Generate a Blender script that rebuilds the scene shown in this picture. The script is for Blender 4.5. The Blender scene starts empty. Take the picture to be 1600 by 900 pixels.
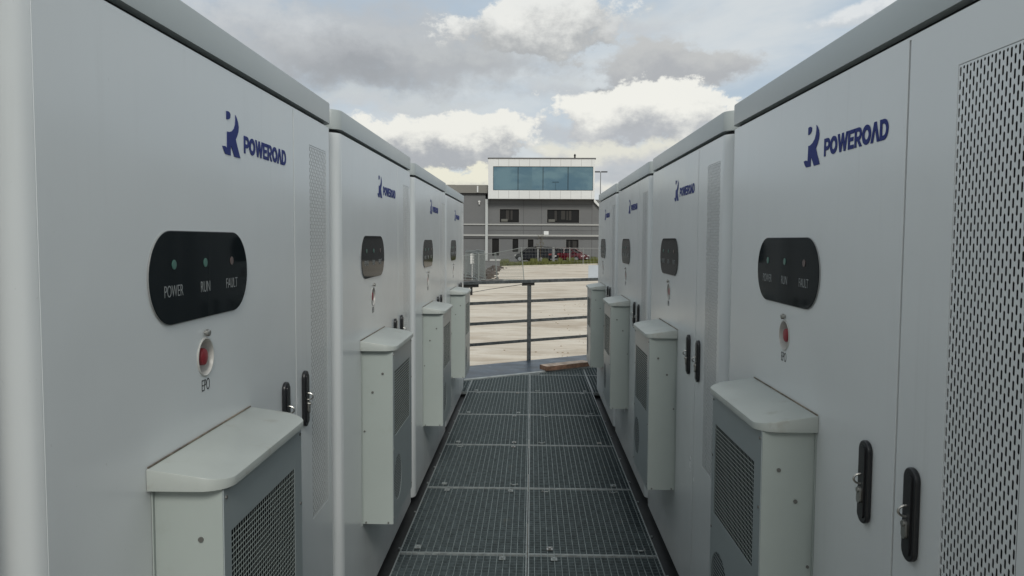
import bpy, bmesh, math, random
from mathutils import Vector, Matrix
random.seed(7)
R_ = math.radians
# ------------------------------------------------------------------ camera
FPX, PITCH, YAW, ROLL = 1216.8, R_(3.544), R_(1.432), R_(0.307)
scn = bpy.context.scene
col = scn.collection
cp, sp, cy, sy = math.cos(PITCH), math.sin(PITCH), math.cos(YAW), math.sin(YAW)
FWD = Vector((-sy*cp, cy*cp, -sp))
_r = Vector((cy, sy, 0)); _u = _r.cross(FWD)
RIGHT = _r*math.cos(ROLL) + _u*math.sin(ROLL)
UP = _u*math.cos(ROLL) - _r*math.sin(ROLL)
cam_d = bpy.data.cameras.new('camera')
cam_d.sensor_width = 36; cam_d.lens = FPX*36/1600
cam_d.clip_start = .02; cam_d.clip_end = 3000
cam = bpy.data.objects.new('camera', cam_d); col.objects.link(cam)
m3 = Matrix((RIGHT, UP, -FWD)).transposed()
cam.matrix_world = m3.to_4x4()
scn.camera = cam
def at(u, v, Y):            # survey helper: the world point seen at (u,v) of the 1600x900 photo, at depth Y
    d = FWD + RIGHT*((u-800)/FPX) - UP*((v-450)/FPX)
    return d*(Y/d.y)
# ------------------------------------------------------------------ node helper
class S:
    nt = None
    def __init__(s, sock): s.k = sock
    @staticmethod
    def m(op, *a, clamp=False):
        n = S.nt.nodes.new('ShaderNodeMath'); n.operation = op; n.use_clamp = clamp
        for i, x in enumerate(a):
            if isinstance(x, S): S.nt.links.new(x.k, n.inputs[i])
            else: n.inputs[i].default_value = x
        return S(n.outputs[0])
    def __add__(a, b): return S.m('ADD', a, b)
    __radd__ = __add__
    def __sub__(a, b): return S.m('SUBTRACT', a, b)
    def __rsub__(a, b): return S.m('SUBTRACT', b, a)
    def __mul__(a, b): return S.m('MULTIPLY', a, b)
    __rmul__ = __mul__
    def __truediv__(a, b): return S.m('DIVIDE', a, b)
def sstep(x, a, b):
    n = S.nt.nodes.new('ShaderNodeMapRange'); n.interpolation_type = 'SMOOTHSTEP'
    S.nt.links.new(x.k, n.inputs[0]); n.inputs[1].default_value = a; n.inputs[2].default_value = b
    return S(n.outputs[0])
def mixc(f, a, b):
    n = S.nt.nodes.new('ShaderNodeMix'); n.data_type = 'RGBA'
    for i, x in ((0, f), (6, a), (7, b)):
        if isinstance(x, S): S.nt.links.new(x.k, n.inputs[i])
        elif i == 0: n.inputs[0].default_value = x
        else: n.inputs[i].default_value = (*x, 1)
    return S(n.outputs[2])
def noise(vec, scale, detail=4, rough=.55, dist=0):
    n = S.nt.nodes.new('ShaderNodeTexNoise')
    if vec is not None: S.nt.links.new(vec.k, n.inputs['Vector'])
    n.inputs['Scale'].default_value = scale; n.inputs['Detail'].default_value = detail
    n.inputs['Roughness'].default_value = rough; n.inputs['Distortion'].default_value = dist
    return S(n.outputs['Fac'])
def comb(x, y, z):
    n = S.nt.nodes.new('ShaderNodeCombineXYZ')
    for i, q in enumerate((x, y, z)):
        if isinstance(q, S): S.nt.links.new(q.k, n.inputs[i])
        else: n.inputs[i].default_value = q
    return S(n.outputs[0])
def srgb(r, g, b):
    f = lambda c: c/12.92 if c <= .04045 else ((c+.055)/1.055)**2.4
    return (f(r/255), f(g/255), f(b/255))
# ------------------------------------------------------------------ world: Nishita sky and cumulus layer, by direction
SUN_EL, SUN_AZ = 40.0, 172.0      # azimuth clockwise from +Y: the sun stands behind and to the right of the photographer
w = bpy.data.worlds.new('World'); scn.world = w; w.use_nodes = True
nt = w.node_tree; nt.nodes.clear(); S.nt = nt
sky = nt.nodes.new('ShaderNodeTexSky'); sky.sky_type = 'NISHITA'; sky.sun_disc = False
sky.sun_elevation = R_(SUN_EL); sky.sun_rotation = R_(SUN_AZ); sky.air_density = 1.2; sky.dust_density = 2.0
bg1 = nt.nodes.new('ShaderNodeBackground'); bg1.inputs[1].default_value = .10
nt.links.new(sky.outputs[0], bg1.inputs[0])
tc = nt.nodes.new('ShaderNodeTexCoord'); sep = nt.nodes.new('ShaderNodeSeparateXYZ')
nt.links.new(tc.outputs['Generated'], sep.inputs[0])
dx, dy, dz = (S(sep.outputs[i]) for i in range(3))
gen = S(tc.outputs['Generated'])
az = S.m('ARCTAN2', dx, dy); el = S.m('ARCSINE', dz)
pv = comb(az, el*1.35, 0.0)
n1 = noise(pv, 9, 6, .58); n2 = noise(comb(az+7.3, el*1.35+2.1, 1.0), 9, 6, .58); n3 = noise(pv, 30, 5, .6)
azw = az + (n1-.5)*.11 + (n3-.5)*.02
elw = el + (n2-.5)*.075 + (n3-.5)*.02
def dirof(u, v):
    d = (FWD + RIGHT*((u-800)/FPX) - UP*((v-450)/FPX)).normalized()
    return math.atan2(d.x, d.y), math.asin(d.z)
billow = noise(pv, 19, 9, .66)
# general veil of thin cloud over the whole dome, denser high up and behind
vn = noise(comb(az*1.0, el*2.6, 3.0), 3.2, 6, .55, .4)
veil_c = mixc(sstep(vn, .38, .66), (.47, .56, .65), (.66, .70, .72))
cu = noise(comb(az*1.3, el*2.4, 5.0), 2.7, 9, .60, .2)
back = sstep(S.m('ABSOLUTE', az), .62, .85)
high = S.m('MAXIMUM', back, sstep(el, .34, .5))
veil_c = mixc(sstep(cu, .50, .57)*high, veil_c, mixc(sstep(cu, .55, .72), (.80, .79, .74), (.34, .355, .38)))
veil_a = sstep(vn, .12, .5)*.25 + .70
lowb = back*(1-sstep(el, .35, .6))
cu2 = noise(comb(az*1.6, el*3.4, 9.0), 13, 7, .6, .3)
veil_c = mixc(sstep(cu2, .44, .60)*lowb*.85, mixc(lowb*.5, veil_c, (.40, .47, .54)), (.84, .84, .81))
c = veil_c
def blob(c, u, v, ru, rv, top, base, soft=.55, amp=1.5, lo=-.25, hi=.55, dens=1.0):
    a0, e0 = dirof(u, v); ra = ru/FPX; re = rv/FPX
    qa = (azw-a0)*(1/ra); qe = (elw-e0)*(1/re)
    d = S.m('SQRT', qa*qa + qe*qe)
    f = (1-d) + (billow-.5)*amp
    al = sstep(f, 0.0, soft)*dens
    t = sstep(qe + (billow-.5)*2.6 + (n1-.5)*1.0, lo, hi)
    return mixc(al, c, mixc(t, base, top))
gy = (.27, .285, .31)
c = blob(c, 560, 70, 400, 105, (0.521, 0.539, 0.550), (0.334, 0.345, 0.364), .7, 1.1, -1.3, .5, .97)
c = blob(c, 395, 30, 170, 45, (0.646, 0.663, 0.666), (0.519, 0.538, 0.556), .8, 1.4, -.6, .6, .8)
c = blob(c, 560, 112, 190, 34, (0.408, 0.422, 0.441), (0.346, 0.361, 0.379), .9, 1.2, dens=.85)
c = blob(c, 740, 100, 190, 40, (0.519, 0.538, 0.541), (0.443, 0.458, 0.473), .9, 1.3, dens=.8)
c = blob(c, 600, 160, 230, 22, (0.620, 0.655, 0.660), (0.587, 0.610, 0.624), .9, 1.2, dens=.8)
c = blob(c, 700, 190, 260, 24, (0.580, 0.640, 0.700), (0.609, 0.650, 0.697), 1.0, 1.2, dens=.8)
c = blob(c, 838, 36, 155, 52, (0.860, 0.860, 0.820), (0.444, 0.455, 0.459), .24, 1.7, -.9, .45)
c = blob(c, 1010, 40, 110, 24, (0.600, 0.630, 0.640), (0.562, 0.576, 0.589), .9, 1.4, dens=.7)
c = blob(c, 900, 140, 120, 34, (0.608, 0.635, 0.642), (0.521, 0.543, 0.566), .9, 1.3, dens=.8)
c = blob(c, 1095, 196, 115, 34, (0.720, 0.720, 0.680), (0.529, 0.543, 0.558), .5, 1.4, dens=.95)
c = blob(c, 1045, 98, 130, 42, (0.557, 0.564, 0.557), (0.442, 0.453, 0.468), .35, 1.4, -.5, .8)
c = blob(c, 948, 129, 32, 11, (0.407, 0.422, 0.436), (0.368, 0.383, 0.397), .5, 1.0)
c = blob(c, 1005, 172, 165, 56, (0.900, 0.890, 0.830), (0.454, 0.468, 0.490), .20, 1.7, -.9, .25)
c = blob(c, 920, 210, 150, 22, (0.523, 0.536, 0.556), (0.482, 0.500, 0.533), .6, 1.1, dens=.6)
c = blob(c, 950, 238, 160, 26, (0.760, 0.750, 0.670), (0.519, 0.534, 0.556), .5, 1.3, -.9, .2)
c = blob(c, 1010, 264, 160, 26, (0.625, 0.639, 0.653), (0.482, 0.504, 0.534), .7, 1.2, -.2, .9, .9)
c = blob(c, 900, 290, 170, 18, (0.800, 0.780, 0.700), (0.640, 0.650, 0.640), .8, 1.2, dens=.9)
c = blob(c, 690, 218, 165, 52, (0.880, 0.870, 0.810), (0.409, 0.424, 0.449), .20, 1.7, -.75, .25)
c = blob(c, 690, 250, 150, 15, (0.455, 0.470, 0.499), (0.425, 0.443, 0.472), .7, .9, dens=.6)
c = blob(c, 695, 280, 150, 22, (0.840, 0.820, 0.690), (0.486, 0.493, 0.486), .32, 1.5, -.9, .2)
c = blob(c, 1375, 22, 120, 22, (0.820, 0.830, 0.820), (0.610, 0.640, 0.660), .7, 1.6, dens=.85)
bg2 = nt.nodes.new('ShaderNodeBackground'); bg2.inputs[1].default_value = 1.0
nt.links.new(c.k, bg2.inputs[0])
mx = nt.nodes.new('ShaderNodeMixShader'); nt.links.new(veil_a.k, mx.inputs[0])
nt.links.new(bg1.outputs[0], mx.inputs[1]); nt.links.new(bg2.outputs[0], mx.inputs[2])
wo = nt.nodes.new('ShaderNodeOutputWorld'); nt.links.new(mx.outputs[0], wo.inputs[0])
# ------------------------------------------------------------------ sun through thin cloud
sd = bpy.data.lights.new('sun', 'SUN'); sd.energy = 1.9; sd.angle = R_(18); sd.color = (1, .965, .90)
sun = bpy.data.objects.new('sun', sd); col.objects.link(sun)
sdir = Vector((math.sin(R_(SUN_AZ))*math.cos(R_(SUN_EL)), math.cos(R_(SUN_AZ))*math.cos(R_(SUN_EL)), math.sin(R_(SUN_EL))))
sun.rotation_euler = sdir.to_track_quat('Z', 'Y').to_euler()
sun.location = (0, -5, 12)
scn.view_settings.view_transform = 'Standard'; scn.view_settings.look = 'None'
scn.view_settings.exposure = 0.0; scn.view_settings.gamma = 1
scn.view_settings.use_curve_mapping = False
scn.cycles.max_bounces = 6; scn.cycles.diffuse_bounces = 3; scn.cycles.glossy_bounces = 3
scn.cycles.use_denoising = True
scn.cycles.sample_clamp_indirect = 4
# ------------------------------------------------------------------ materials
MATS = {}
def mat(name, base, rough=.5, metal=0., spec=.5, var=.0, vscale=3., bump=0., bscale=40., tint2=None, coat=0., emis=None, stain=None, rvar=0., ior=None):
    if name in MATS: return MATS[name]
    m = bpy.data.materials.new(name); m.use_nodes = True
    t = m.node_tree; S.nt = t; b = t.nodes['Principled BSDF']
    b.inputs['Base Color'].default_value = (*base, 1); b.inputs['Roughness'].default_value = rough
    b.inputs['Metallic'].default_value = metal; b.inputs['Specular IOR Level'].default_value = spec
    if ior: b.inputs['IOR'].default_value = ior
    b.inputs['Coat Weight'].default_value = coat; b.inputs['Coat Roughness'].default_value = .15
    tcn = t.nodes.new('ShaderNodeTexCoord'); oc = S(tcn.outputs['Object'])
    cc = None
    if var:
        lo = tuple(x*(1-var) for x in base); hi = tint2 or tuple(min(1, x*(1+var)) for x in base)
        f = noise(oc, vscale, 6, .62)
        cc = mixc(sstep(f, .3, .7), lo, hi)
    if stain:
        scol, ssc, th, amt = stain
        f = sstep(noise(oc, ssc, 7, .68), th, th+.12)*amt
        cc = mixc(f, cc if cc else base, scol)
    if cc: t.links.new(cc.k, b.inputs['Base Color'])
    if rvar:
        rr = noise(oc, 2.2, 5, .6)*rvar + (rough-rvar/2)
        t.links.new(rr.k, b.inputs['Roughness'])
    if bump:
        f = noise(oc, bscale, 5, .6)
        bn = t.nodes.new('ShaderNodeBump'); bn.inputs['Strength'].default_value = bump; bn.inputs['Distance'].default_value = .01
        t.links.new(f.k, bn.inputs['Height']); t.links.new(bn.outputs[0], b.inputs['Normal'])
    if emis: b.inputs['Emission Color'].default_value = (*emis, 1); b.inputs['Emission Strength'].default_value = 1
    MATS[name] = m; return m
M_white = mat('white_paint', (.43, .46, .465), .26, var=.015, vscale=1.2, bump=.004, bscale=300, rvar=.06, stain=((.38, .40, .39), 1.6, .60, .25))
def weather(m, base, streak, dust, wav=.35):
    t = m.node_tree; S.nt = t; b = t.nodes['Principled BSDF']
    tcn = t.nodes.new('ShaderNodeTexCoord'); oc = S(tcn.outputs['Object'])
    mp = t.nodes.new('ShaderNodeMapping'); t.links.new(oc.k, mp.inputs[0]); mp.inputs['Scale'].default_value = (1, 1, .045); st = S(mp.outputs[0])
    f1 = sstep(noise(st, 26, 6, .65), .52, .75)*sstep(noise(oc, 1.7, 4, .6), .42, .62)
    f2 = sstep(noise(oc, 1.1, 7, .6), .40, .68)
    f3 = sstep(noise(oc, 95, 3, .6), .70, .76)
    cc = mixc(f2*.5, base, tuple(x*.93 for x in base)); cc = mixc(f1*streak, cc, (.30, .30, .27)); cc = mixc(f3*dust, cc, (.26, .25, .22))
    t.links.new(cc.k, b.inputs['Base Color'])
    rr = noise(oc, 1.3, 6, .6)*.14 + noise(oc, 14, 6, .6)*.06 + .14
    t.links.new(rr.k, b.inputs['Roughness'])
    bn = t.nodes.new('ShaderNodeBump'); bn.inputs['Strength'].default_value = wav; bn.inputs['Distance'].default_value = .02
    h = noise(oc, 1.9, 2, .5) + noise(oc, 210, 3, .6)*.0025
    t.links.new(h.k, bn.inputs['Height']); t.links.new(bn.outputs[0], b.inputs['Normal'])
weather(M_white, (.69, .72, .72), .08, .18, .26)
M_grey = mat('light_grey_paint', (.36, .405, .385), .36, var=.04, vscale=2, bump=.02, bscale=240, rvar=.1, stain=((.27, .29, .26), 5, .60, .3))
M_acf = mat('grey_front_paint', (.29, .33, .335), .34, var=.03, vscale=2, bump=.02, bscale=240, rvar=.1)
M_hood = mat('hood_paint', (.36, .39, .37), .42, var=.05, vscale=4, stain=((.26, .25, .21), 9, .58, .45), rvar=.1)
M_fascia = mat('fascia_paint', (.35, .385, .38), .34, var=.03, vscale=1.5, rvar=.1)
M_black = mat('black_plastic', (.012, .013, .015), .35)
M_dark = mat('dark_cavity', (.008, .009, .012), .9, spec=.1)
M_filter = mat('filter_fleece', (.014, .015, .017), .9, var=.3, vscale=20)
M_gap = mat('gap_shade', (.012, .012, .012), .8)  # near-black colour for the shade in the roof gap and door seam
M_glass = mat('black_glass', (.010, .014, .016), .05, spec=.5, ior=1.11)
M_blue = mat('blue_vinyl', (.012, .026, .17), .5, spec=.12)
M_txt = mat('grey_print', (.27, .29, .29), .5)
M_txtb = mat('black_print', (.05, .052, .055), .5, spec=.2)
M_green = mat('green_lens', (.05, .15, .12), .35); M_redl = mat('red_lens', (.10, .065, .06), .35)
M_red = mat('red_plastic', (.26, .02, .028), .4); M_steel = mat('bright_steel', (.36, .36, .34), .35, metal=.9)
M_ring = mat('white_plastic', (.50, .50, .47), .35)
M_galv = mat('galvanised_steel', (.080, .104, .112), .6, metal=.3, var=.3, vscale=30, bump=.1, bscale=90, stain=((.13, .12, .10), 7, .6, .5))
M_rod = mat('galvanised_rod', (.17, .205, .205), .5, metal=.35, var=.35, vscale=14)
M_galvb = mat('galvanised_frame', (.27, .30, .30), .5, metal=.4, var=.25, vscale=25, stain=((.18, .16, .13), 9, .62, .5))
M_rail = mat('railing_steel', (.10, .11, .115), .45, metal=.8, var=.35, vscale=18, bump=.1, bscale=60)
M_kick = mat('steel_plate', (.045, .065, .09), .38, metal=.35, var=.45, vscale=4, bump=.25, bscale=5, stain=((.20, .24, .28), 5, .58, .7), rvar=.25)
M_beam = mat('black_beam_paint', (.010, .011, .012), .5, var=.4, vscale=20)
# ------------------------------------------------------------------ mesh helpers
def link(name, me, m=None, parent=None):
    o = bpy.data.objects.new(name, me); col.objects.link(o)
    if m is not None:
        me.materials.clear()
        for q in (m if isinstance(m, (list, tuple)) else [m]): me.materials.append(q)
    if parent is not None: o.parent = parent
    return o
def tag(o, label=None, cat=None, group=None, kind=None):
    if label: o['label'] = label
    if cat: o['category'] = cat
    if group: o['group'] = group
    if kind: o['kind'] = kind
    return o
def thing(name, label, cat, loc=(0, 0, 0), rz=0, group=None):
    o = bpy.data.objects.new(name, None); col.objects.link(o); o.location = loc; o.rotation_euler = (0, 0, rz)
    o.empty_display_size = .2
    return tag(o, label, cat, group)
class MB:
    def __init__(s): s.v = []; s.f = []; s.mi = []; s.cur = 0
    def face(s, idx): s.f.append(idx); s.mi.append(s.cur)
    def box(s, x0, x1, y0, y1, z0, z1, M=None):
        n = len(s.v)
        for z in (z0, z1):
            for x, y in ((x0, y0), (x1, y0), (x1, y1), (x0, y1)):
                p = Vector((x, y, z)); s.v.append(tuple(M @ p) if M else (x, y, z))
        for q in ((0, 3, 2, 1), (4, 5, 6, 7), (0, 1, 5, 4), (1, 2, 6, 5), (2, 3, 7, 6), (3, 0, 4, 7)):
            s.face([n+i for i in q])
    def prism(s, pts, a0, a1, fn):     # pts 2-D outline; fn(p, q, a)->xyz ; a0->a1 thickness
        n = len(s.v); k = len(pts)
        for a in (a0, a1):
            for p in pts: s.v.append(tuple(fn(p[0], p[1], a)))
        s.face([n+i for i in range(k)][::-1]); s.face([n+k+i for i in range(k)])
        for i in range(k):
            j = (i+1) % k; s.face([n+i, n+j, n+k+j, n+k+i])
    def tube(s, pts, r, seg=8, cap=True):
        P = [Vector(p) for p in pts]; rs = r if isinstance(r, (list, tuple)) else [r]*len(P)
        n = len(s.v); up = None
        for i, p in enumerate(P):
            d = (P[min(i+1, len(P)-1)]-P[max(i-1, 0)]).normalized()
            if up is None: up = Vector((0, 0, 1)) if abs(d.z) < .9 else Vector((1, 0, 0))
            a = d.cross(up).normalized(); b = a.cross(d).normalized(); up = b
            for j in range(seg):
                t = 2*math.pi*j/seg; s.v.append(tuple(p+(a*math.cos(t)+b*math.sin(t))*rs[i]))
        for i in range(len(P)-1):
            for j in range(seg):
                k = (j+1) % seg; s.face([n+i*seg+j, n+i*seg+k, n+(i+1)*seg+k, n+(i+1)*seg+j])
        if cap:
            s.face([n+j for j in range(seg)]); s.face([n+(len(P)-1)*seg+j for j in range(seg)][::-1])
    def mesh(s, name, smooth=False):
        me = bpy.data.meshes.new(name); me.from_pydata(s.v, [], s.f); me.update()
        for p, mi in zip(me.polygons, s.mi): p.material_index = mi
        bm = bmesh.new(); bm.from_mesh(me); bmesh.ops.recalc_face_normals(bm, faces=bm.faces); bm.to_mesh(me); bm.free()
        if smooth: shade(me)
        return me
    def build(s, name, m, parent=None, smooth=False): return link(name, s.mesh(name, smooth), m, parent)
def shade(me, ang=35):
    for p in me.polygons: p.use_smooth = True
    try: me.set_sharp_from_angle(angle=R_(ang))
    except Exception: pass
def curve_solid(name, outlines, depth, bevel=0., fn=None, res=2):
    """flat solid from closed 2-D outlines (later ones inside the first are holes), z from 0 to depth"""
    cu = bpy.data.curves.new(name, 'CURVE'); cu.dimensions = '2D'; cu.fill_mode = 'BOTH'
    for pts in outlines:
        sp_ = cu.splines.new('POLY'); sp_.points.add(len(pts)-1); sp_.use_cyclic_u = True
        for q, p in zip(sp_.points, pts): q.co = (p[0], p[1], 0, 1)
    cu.extrude = max(depth/2-bevel, 1e-5); cu.bevel_depth = bevel; cu.bevel_resolution = res
    if bevel: cu.offset = -bevel
    return _conv(name, cu, depth, fn)
def _conv(name, cu, depth, fn):
    ob = bpy.data.objects.new(name, cu); col.objects.link(ob)
    dg = bpy.context.evaluated_depsgraph_get(); dg.update()
    me = bpy.data.meshes.new_from_object(ob.evaluated_get(dg))
    bpy.data.objects.remove(ob); bpy.data.curves.remove(cu)
    me.name = name
    for v in me.vertices:
        x, y, z = v.co; z += depth/2
        v.co = fn(x, y, z) if fn else (x, y, z)
    me.materials.clear(); me.update()
    return me
def text_mesh(name, s, depth, fn, x0, x1, y0, y1):
    """lettering fitted to the box x0..x1, y0..y1"""
    cu = bpy.data.curves.new(name, 'FONT'); cu.body = s; cu.extrude = depth/2; cu.size = 1; cu.offset = -.011
    me = _conv(name, cu, depth, None)
    xs = [v.co.x for v in me.vertices]; ys = [v.co.y for v in me.vertices]
    ax, bx, ay, by = min(xs), max(xs), min(ys), max(ys)
    for v in me.vertices:
        x = x0+(v.co.x-ax)/(bx-ax)*(x1-x0); y = y0+(v.co.y-ay)/(by-ay)*(y1-y0)
        v.co = fn(x, y, v.co.z)
    me.update(); return me
def rrect(x0, x1, y0, y1, r, n=6):
    pts = []
    for cx, cy_, a in ((x1-r, y0+r, -90), (x1-r, y1-r, 0), (x0+r, y1-r, 90), (x0+r, y0+r, 180)):
        for i in range(n+1):
            t = R_(a+90*i/n); pts.append((cx+r*math.cos(t), cy_+r*math.sin(t)))
    return pts
def circ(cx, cy_, r, n=24): return [(cx+r*math.cos(2*math.pi*i/n), cy_+r*math.sin(2*math.pi*i/n)) for i in range(n)]
def copy_tree(o, parent=None):
    c_ = o.copy(); col.objects.link(c_)
    if parent is not None: c_.parent = parent
    for ch in [x for x in bpy.data.objects if x.parent == o]: copy_tree(ch, c_)
    return c_
# ------------------------------------------------------------------ the ground
ZG = -2.28      # yard level (eye at 0, walkway at -1.6)
ZW = -1.60
def sheet(name, pts, z, m, label=None):
    me = bpy.data.meshes.new(name); me.from_pydata([(x, y, z) for x, y in pts], [], [list(range(len(pts)))]); me.update()
    o = link(name, me, m); tag(o, label, None, None, 'structure'); return o
def gp(u, v): p = at(u, v, 10); return (p.x*ZG/p.z, p.y*ZG/p.z)
M_yard = mat('yard_surface', (.50, .43, .33), .9, spec=.2)
t = M_yard.node_tree; S.nt = t; b = t.nodes['Principled BSDF']
tcn = t.nodes.new('ShaderNodeTexCoord'); oc = S(tcn.outputs['Object'])
mp = t.nodes.new('ShaderNodeMapping'); t.links.new(oc.k, mp.inputs[0]); mp.inputs['Scale'].default_value = (.35, 1.0, 1)
mv = S(mp.outputs[0])
a1 = sstep(noise(mv, .55, 7, .62, .6), .34, .66); a2 = sstep(noise(mv, 2.1, 7, .65, .8), .38, .64); a3 = sstep(noise(oc, 26, 4, .7), .56, .66)
a4 = sstep(noise(oc, 9, 6, .7), .60, .68)
mp2 = t.nodes.new('ShaderNodeMapping'); t.links.new(oc.k, mp2.inputs[0]); mp2.inputs['Scale'].default_value = (.10, 1.0, 1); mv2 = S(mp2.outputs[0])
a5 = sstep(noise(mv2, 1.6, 6, .7, .3), .55, .68)
cc = mixc(a1, (.40, .335, .26), (.59, .53, .44)); cc = mixc(a2*.6, cc, (.68, .64, .56)); cc = mixc(a5*.6, cc, (.37, .305, .23)); cc = mixc(a3*.25, cc, (.38, .30, .21)); cc = mixc(a4*.25, cc, (.36, .28, .20))
t.links.new(cc.k, b.inputs['Base Color'])
bn = t.nodes.new('ShaderNodeBump'); bn.inputs['Strength'].default_value = .5; bn.inputs['Distance'].default_value = .03
t.links.new((noise(mv, 3, 8, .7)+a3*.3).k, bn.inputs['Height']); t.links.new(bn.outputs[0], b.inputs['Normal'])
sheet('ground', [(-500, -300), (500, -300), (500, 900), (-500, 900)], ZG, M_yard)
M_asph = mat('asphalt', (.13, .125, .12), .9, var=.25, vscale=1.5, bump=.3, bscale=30)
A = [gp(752, 440), gp(762, 432), gp(778, 418), gp(786, 412)]
sheet('asphalt_road', [(-60, 25), (A[0][0]-.6, 25), A[0], A[1], A[2], A[3], (A[3][0], 200), (-60, 200)], ZG+.004, M_asph)
M_park = mat('parking_asphalt', (.12, .12, .12), .9, var=.2, vscale=1)
g0 = gp(782, 418); g1 = gp(936, 412)
sheet('parking_lot', [(A[3][0]+.002, 79), (40, 81), (40, 200), (A[3][0]+.002, 200)], ZG+.004, M_park)
M_slab = mat('pale_concrete', (.44, .46, .47), .85, var=.12, vscale=2, bump=.2, bscale=20)
q = [gp(919, 436), gp(919.5, 414.5), gp(936, 414), gp(945, 436)]
sheet('concrete_slab', q, ZG+.008, M_slab)
# kerb in front of the grass and the grass itself
kb = MB()
for i in range(10):
    f0, f1 = i/10, (i+1)/10
    xa, ya = g0[0]+(g1[0]+6-g0[0])*f0, g0[1]+(g1[1]+3-g0[1])*f0
    xb, yb = g0[0]+(g1[0]+6-g0[0])*f1, g0[1]+(g1[1]+3-g0[1])*f1
    d = Vector((xb-xa, yb-ya, 0)); L = d.length; a = math.atan2(d.y, d.x)
    kb.box(.01, L-.01, 0, .18, ZG-.1, ZG+.12, Matrix.Translation((xa, ya, 0)) @ Matrix.Rotation(a, 4, 'Z'))
o = kb.build('kerb', mat('kerb_concrete', (.48, .45, .38), .9, var=.15, vscale=3)); tag(o, kind='structure')
gd = Vector((g1[0]-g0[0], g1[1]-g0[1]))
sheet('soil_strip', [(g0[0], g0[1]+.2), (g0[0]+gd.x*1.5, g0[1]+gd.y*1.5+.2), (g0[0]+gd.x*1.5, g0[1]+gd.y*1.5+3.5), (g0[0], 79)], ZG+.012, mat('soil', (.13, .11, .05), .95, var=.4, vscale=2))
gm = MB()
for i in range(9000):
    f = random.random()*1.25; x = g0[0]+gd.x*f; y0_ = g0[1]+gd.y*f+.3; y = y0_+random.random()*random.random()*7
    h = random.uniform(.12, .50)*(1.4 if math.sin(x*2.3)+math.sin(x*5.1+1) > .6 else .8); wd = random.uniform(.03, .08); an = random.random()*3.14; lx, ly = random.uniform(-.12, .12), random.uniform(-.12, .12)
    ca, sa = math.cos(an)*wd, math.sin(an)*wd; n = len(gm.v)
    gm.v += [(x-ca, y-sa, ZG), (x+ca, y+sa, ZG), (x+ca*.6+lx*.5, y+sa*.6+ly*.5, ZG+h*.6), (x+lx, y+ly, ZG+h)]
    gm.face([n, n+1, n+2, n+3]); gm.mi[-1] = random.choice((0, 0, 1, 2))
o = gm.build('grass', [mat('grass_green', (.11, .12, .03), .8), mat('grass_straw', (.24, .20, .08), .8), mat('grass_dark', (.05, .06, .02), .8)])
tag(o, 'rough green and straw coloured grass strip behind the kerb', 'grass', kind='stuff')
# rubble along the edge of the asphalt
rb = MB()
for i in range(80):
    f = random.random(); p0_, p1_ = Vector((*A[0], 0)), Vector((*A[2], 0)); p = p0_.lerp(p1_, f)
    p += Vector((random.gauss(-.15, .35), random.gauss(0, .5), 0)); r = random.uniform(.04, .2)
    M = Matrix.Translation((p.x, p.y, ZG+r*.25)) @ Matrix.Rotation(random.random()*6, 4, 'Z') @ Matrix.Rotation(random.uniform(-.5, .5), 4, 'X')
    a_, b_, c__ = r*random.uniform(.7, 1.6), r*random.uniform(.6, 1.1), r*random.uniform(.3, .7)
    rb.cur = random.choice((0, 0, 1)); rb.box(-a_, a_, -b_, b_, -c__, c__, M)
o = rb.build('rubble', [mat('dark_rubble', (.07, .055, .045), .95), mat('pale_rubble', (.42, .34, .27), .95)])
tag(o, 'dark rubble strewn along the edge of the grey asphalt', 'rubble', kind='stuff')
pb = MB()
for i in range(260):
    y = random.uniform(11, 30); x = random.uniform(.4, 3.2)*(y/14); x += random.gauss(0, .4); r = random.uniform(.006, .02)
    M = Matrix.Translation((x, y, ZG+r*.3)) @ Matrix.Rotation(random.random()*6, 4, 'Z')
    pb.box(-r, r, -r*.7, r*.7, -r*.5, r*.5, M)
o = pb.build('pebbles', mat('pebble_stone', (.33, .27, .20), .95)); tag(o, 'small brown stones scattered over the beige yard', 'pebbles', kind='stuff')
# ------------------------------------------------------------------ platform under the cabinets
SC = 1.155
TH = R_(34); GX, GY = -.747, 8.779              # the end railing runs from here, turned 34 degrees
def gate_y(x): return GY + (x-GX)*math.tan(TH)
pf = thing('platform_frame', 'black painted steel frame carrying the walkway and both rows of cabinets', 'platform', (0, 0, ZW))
b_ = MB()
ZB = -.055
for sx, xg in ((-1, .6775), (1, .662)):
    b_.box(sx*xg, sx*(xg+.22), -1.5, 8.115, ZB-.2, ZB)
    b_.box(sx*2.1, sx*2.25, -1.5, 8.5, ZB-.2, ZB-.001)
b_.build('side_beam', M_beam, pf)
for y in (-.355, .70, 1.765, 2.825, 3.885, 4.945, 6.004, 7.063, 8.1225, 8.6):
    b_ = MB(); b_.box(-.676, .661, y-.03, y+.03, ZB-.17, -.034); b_.build('cross_beam', M_beam, pf)
b_ = MB(); b_.box(-1.32, -.60, 8.15, 8.20, ZB-.17, -.034); b_.build('cross_beam', M_beam, pf)
b_ = MB(); b_.box(.6615, 1.32, 8.15, 8.20, ZB-.17, -.034); b_.build('cross_beam', M_beam, pf)
for sx in (-1, 1):
    for y in (-1.2, 2.0, 5.0, 7.9):
        b_ = MB(); b_.box(sx*.72, sx*.84, y, y+.12, ZG-ZW, ZB-.2); b_.build('leg', M_beam, pf)
        b_ = MB(); b_.box(sx*2.12, sx*2.24, y, y+.12, ZG-ZW, ZB-.201); b_.build('leg', M_beam, pf)
rnd = random.Random(3)
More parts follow.
